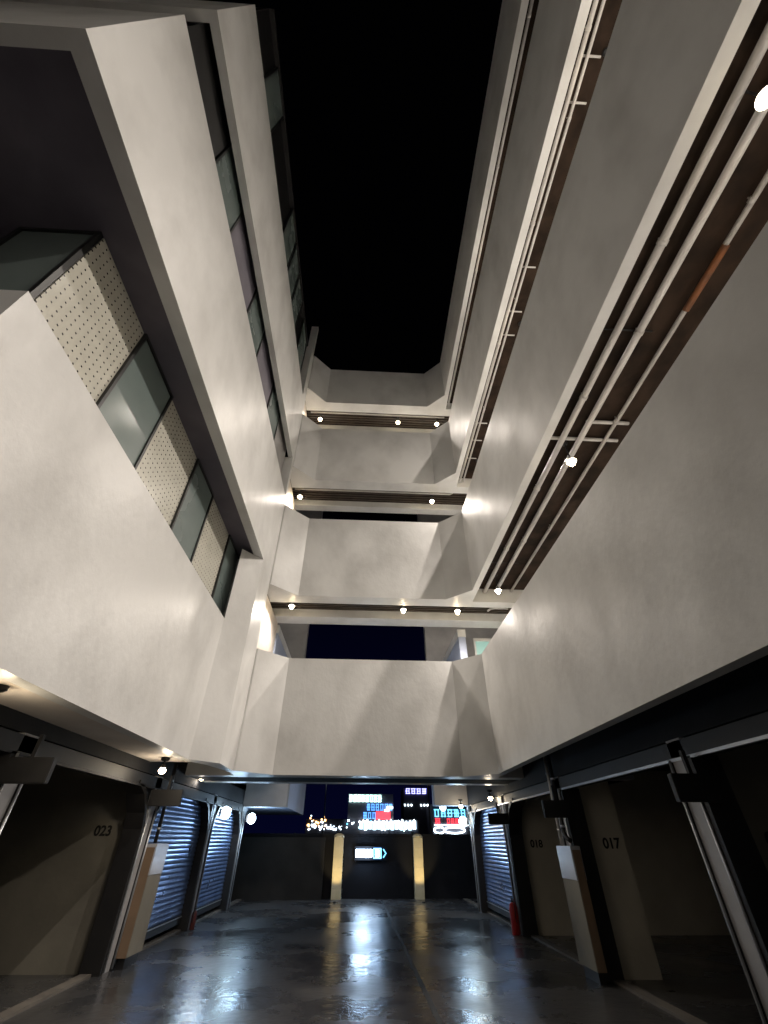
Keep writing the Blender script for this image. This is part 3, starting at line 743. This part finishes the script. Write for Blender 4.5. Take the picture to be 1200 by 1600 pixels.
for k in (0, 1, 2, 5, 6, 7): quick('window', G['white'], tower, (-1.8 + k * .55, -1.6 + k * .55, -.08, -.02, 6.3, 6.55))
shop2 = thing('shop_building', 'low shop with cyan lettering over a red row and white oval lights', 'building', (13.2, YB - 1, 0))
bm = BM(); box(bm, -1.8, 4.2, 0, 8, 0, 6.2); obj('body', bm, M['facade'], shop2)
bm = BM(); glyphs(bm, -1.6, 4.55, 5, .9, 1.0, -.1, .14, rnd); obj('sign', bm, G['cyan'], shop2)
bm = BM(); glyphs(bm, -1.5, 3.75, 1, .9, .62, -.1, .1, rnd); obj('sign', bm, G['red'], shop2); bm = BM(); glyphs(bm, .3, 3.75, 5, .58, .62, -.1, .1, rnd); obj('sign', bm, G['red'], shop2)
bm = BM(); 
for cx_, rx_ in ((-.9, .8), (1.4, 1.6)):
    tube(bm, [(cx_ + rx_ * math.cos(a / 20 * 6.2832), -.2, 2.95 + .36 * math.sin(a / 20 * 6.2832)) for a in range(21)], .09, 6)
box(bm, -1.6, 3.6, -.15, -.05, 3.5, 3.62)
obj('oval_lights', bm, G['white'], shop2)
hill = thing('street_block', 'distant dim block with scattered amber and white street lights, far left of the skyline', 'building', (-5.5, YB + 10, 0))
bm = BM(); box(bm, -3.5, 3.4, 0, 8, 0, 4.6); obj('body', bm, M['facade'], hill)
bm = BM()
for k in range(34):
    x = rnd.uniform(-3.2, 3.2); z = 3.1 + abs(rnd.gauss(0, .55)) ; s_ = rnd.uniform(.05, .14); box(bm, x - s_, x + s_, -.1, -.02, z - s_, z + s_)
obj('window', bm, G['white'], hill)
bm = BM()
for k in range(16):
    x = rnd.uniform(-3.3, -.2); z = 3.5 + abs(rnd.gauss(0, .9)); s_ = rnd.uniform(.06, .16); box(bm, x - s_, x + s_, -.1, -.02, z - s_, z + s_)
obj('window', bm, G['amber'], hill)

def street_lamp(x, y, h, label, m, r_=.14, en=0, col=WARM):
    t_ = thing('street_lamp', label, 'street lamp', (x, y, 0), 0, 'street lamps beyond the boundary wall')
    bm = BM(); tube(bm, [(0, 0, 0), (0, 0, h * .5), (0, 0, h)], .045 * h / 5, 10); obj('post', bm, M['black'], t_)
    bm = BM(); lathe(bm, [(r_ * .4, h), (r_, h + r_ * .6), (r_, h + r_ * 1.3), (r_ * .5, h + r_ * 2), (.02, h + r_ * 2.1)], 16); obj('lantern', bm, m, t_)
    if en:
        add_light(t_, en, col, h + r_ * 3, .1)
    return t_
street_lamp(3.6, 26, 4.55, 'tall post with a round warm lantern touching the black gallery edge', G['amber'], .13)
street_lamp(11.6, 70, 4.9, 'lamp post with a white round lantern in front of the cyan lettering', G['white'], .42)
street_lamp(-5.0, 75, 8.6, 'slim mast with small white lights rising at the left of the green-white sign', G['white'], .25)

# tree line in front of the shops
def bush(x, y, h, w_, label, name='bush', cat='bush', seed=0, n=420):
    rn = random.Random(seed)
    t_ = thing(name, label, cat, (x, y, 0), 0, 'dark shrubs beyond the boundary wall')
    bm = BM()
    for k in range(n):
        a = rn.uniform(0, 6.28); rr = math.sqrt(rn.random()) * w_; zz = rn.uniform(.25, 1) * h * (1 - .45 * (rr / w_) ** 2) * rn.uniform(.75, 1.08)
        c = Vector((rr * math.cos(a), rr * .6 * math.sin(a), zz)); s_ = rn.uniform(.10, .24) * w_ * .35
        q = Matrix.Rotation(rn.uniform(0, 6.28), 3, Vector((rn.uniform(-1, 1), rn.uniform(-1, 1), rn.uniform(-1, 1))).normalized())
        vs = [bm.verts.new(c + q @ Vector(v) * s_) for v in ((-.35, -1, 0), (.35, -1, 0), (.5, .2, 0), (0, 1.2, .1), (-.5, .2, 0))]
        bm.faces.new(vs)
    obj('foliage', bm, M['leaf'], t_, recalc=False)
    bm = BM()
    for k in range(5):
        a = k * 1.26; tube(bm, [(0, 0, 0), (.15 * w_ * math.cos(a), .1 * w_ * math.sin(a), h * .4), (.4 * w_ * math.cos(a), .3 * w_ * math.sin(a), h * .75)], .03, 6)
    obj('stem', bm, M['bark'], t_)
bl = [(-4.2, 34, 2.05, 1.3), (-2.0, 34, 2.15, 1.3), (.3, 34, 2.1, 1.2), (1.9, 33, 2.65, .9), (3.3, 34, 2.25, 1.3), (4.9, 33, 2.7, .8), (6.4, 34, 2.1, 1.3), (8.6, 34, 2.1, 1.3)]
wd = ['far left, under the amber street lights', 'just left of the left yellow pillar top', 'below the green-white sign', 'tallest one under the blue and red signs', 'under the lit shopfront row', 'spiky one below the dark tower', 'under the oval lights', 'beside the right cold lamp']
for i, (x, y, h, ww) in enumerate(bl): bush(x, y, h, ww, 'dark leafy shrub beyond the wall, ' + wd[i], seed=i + 1)
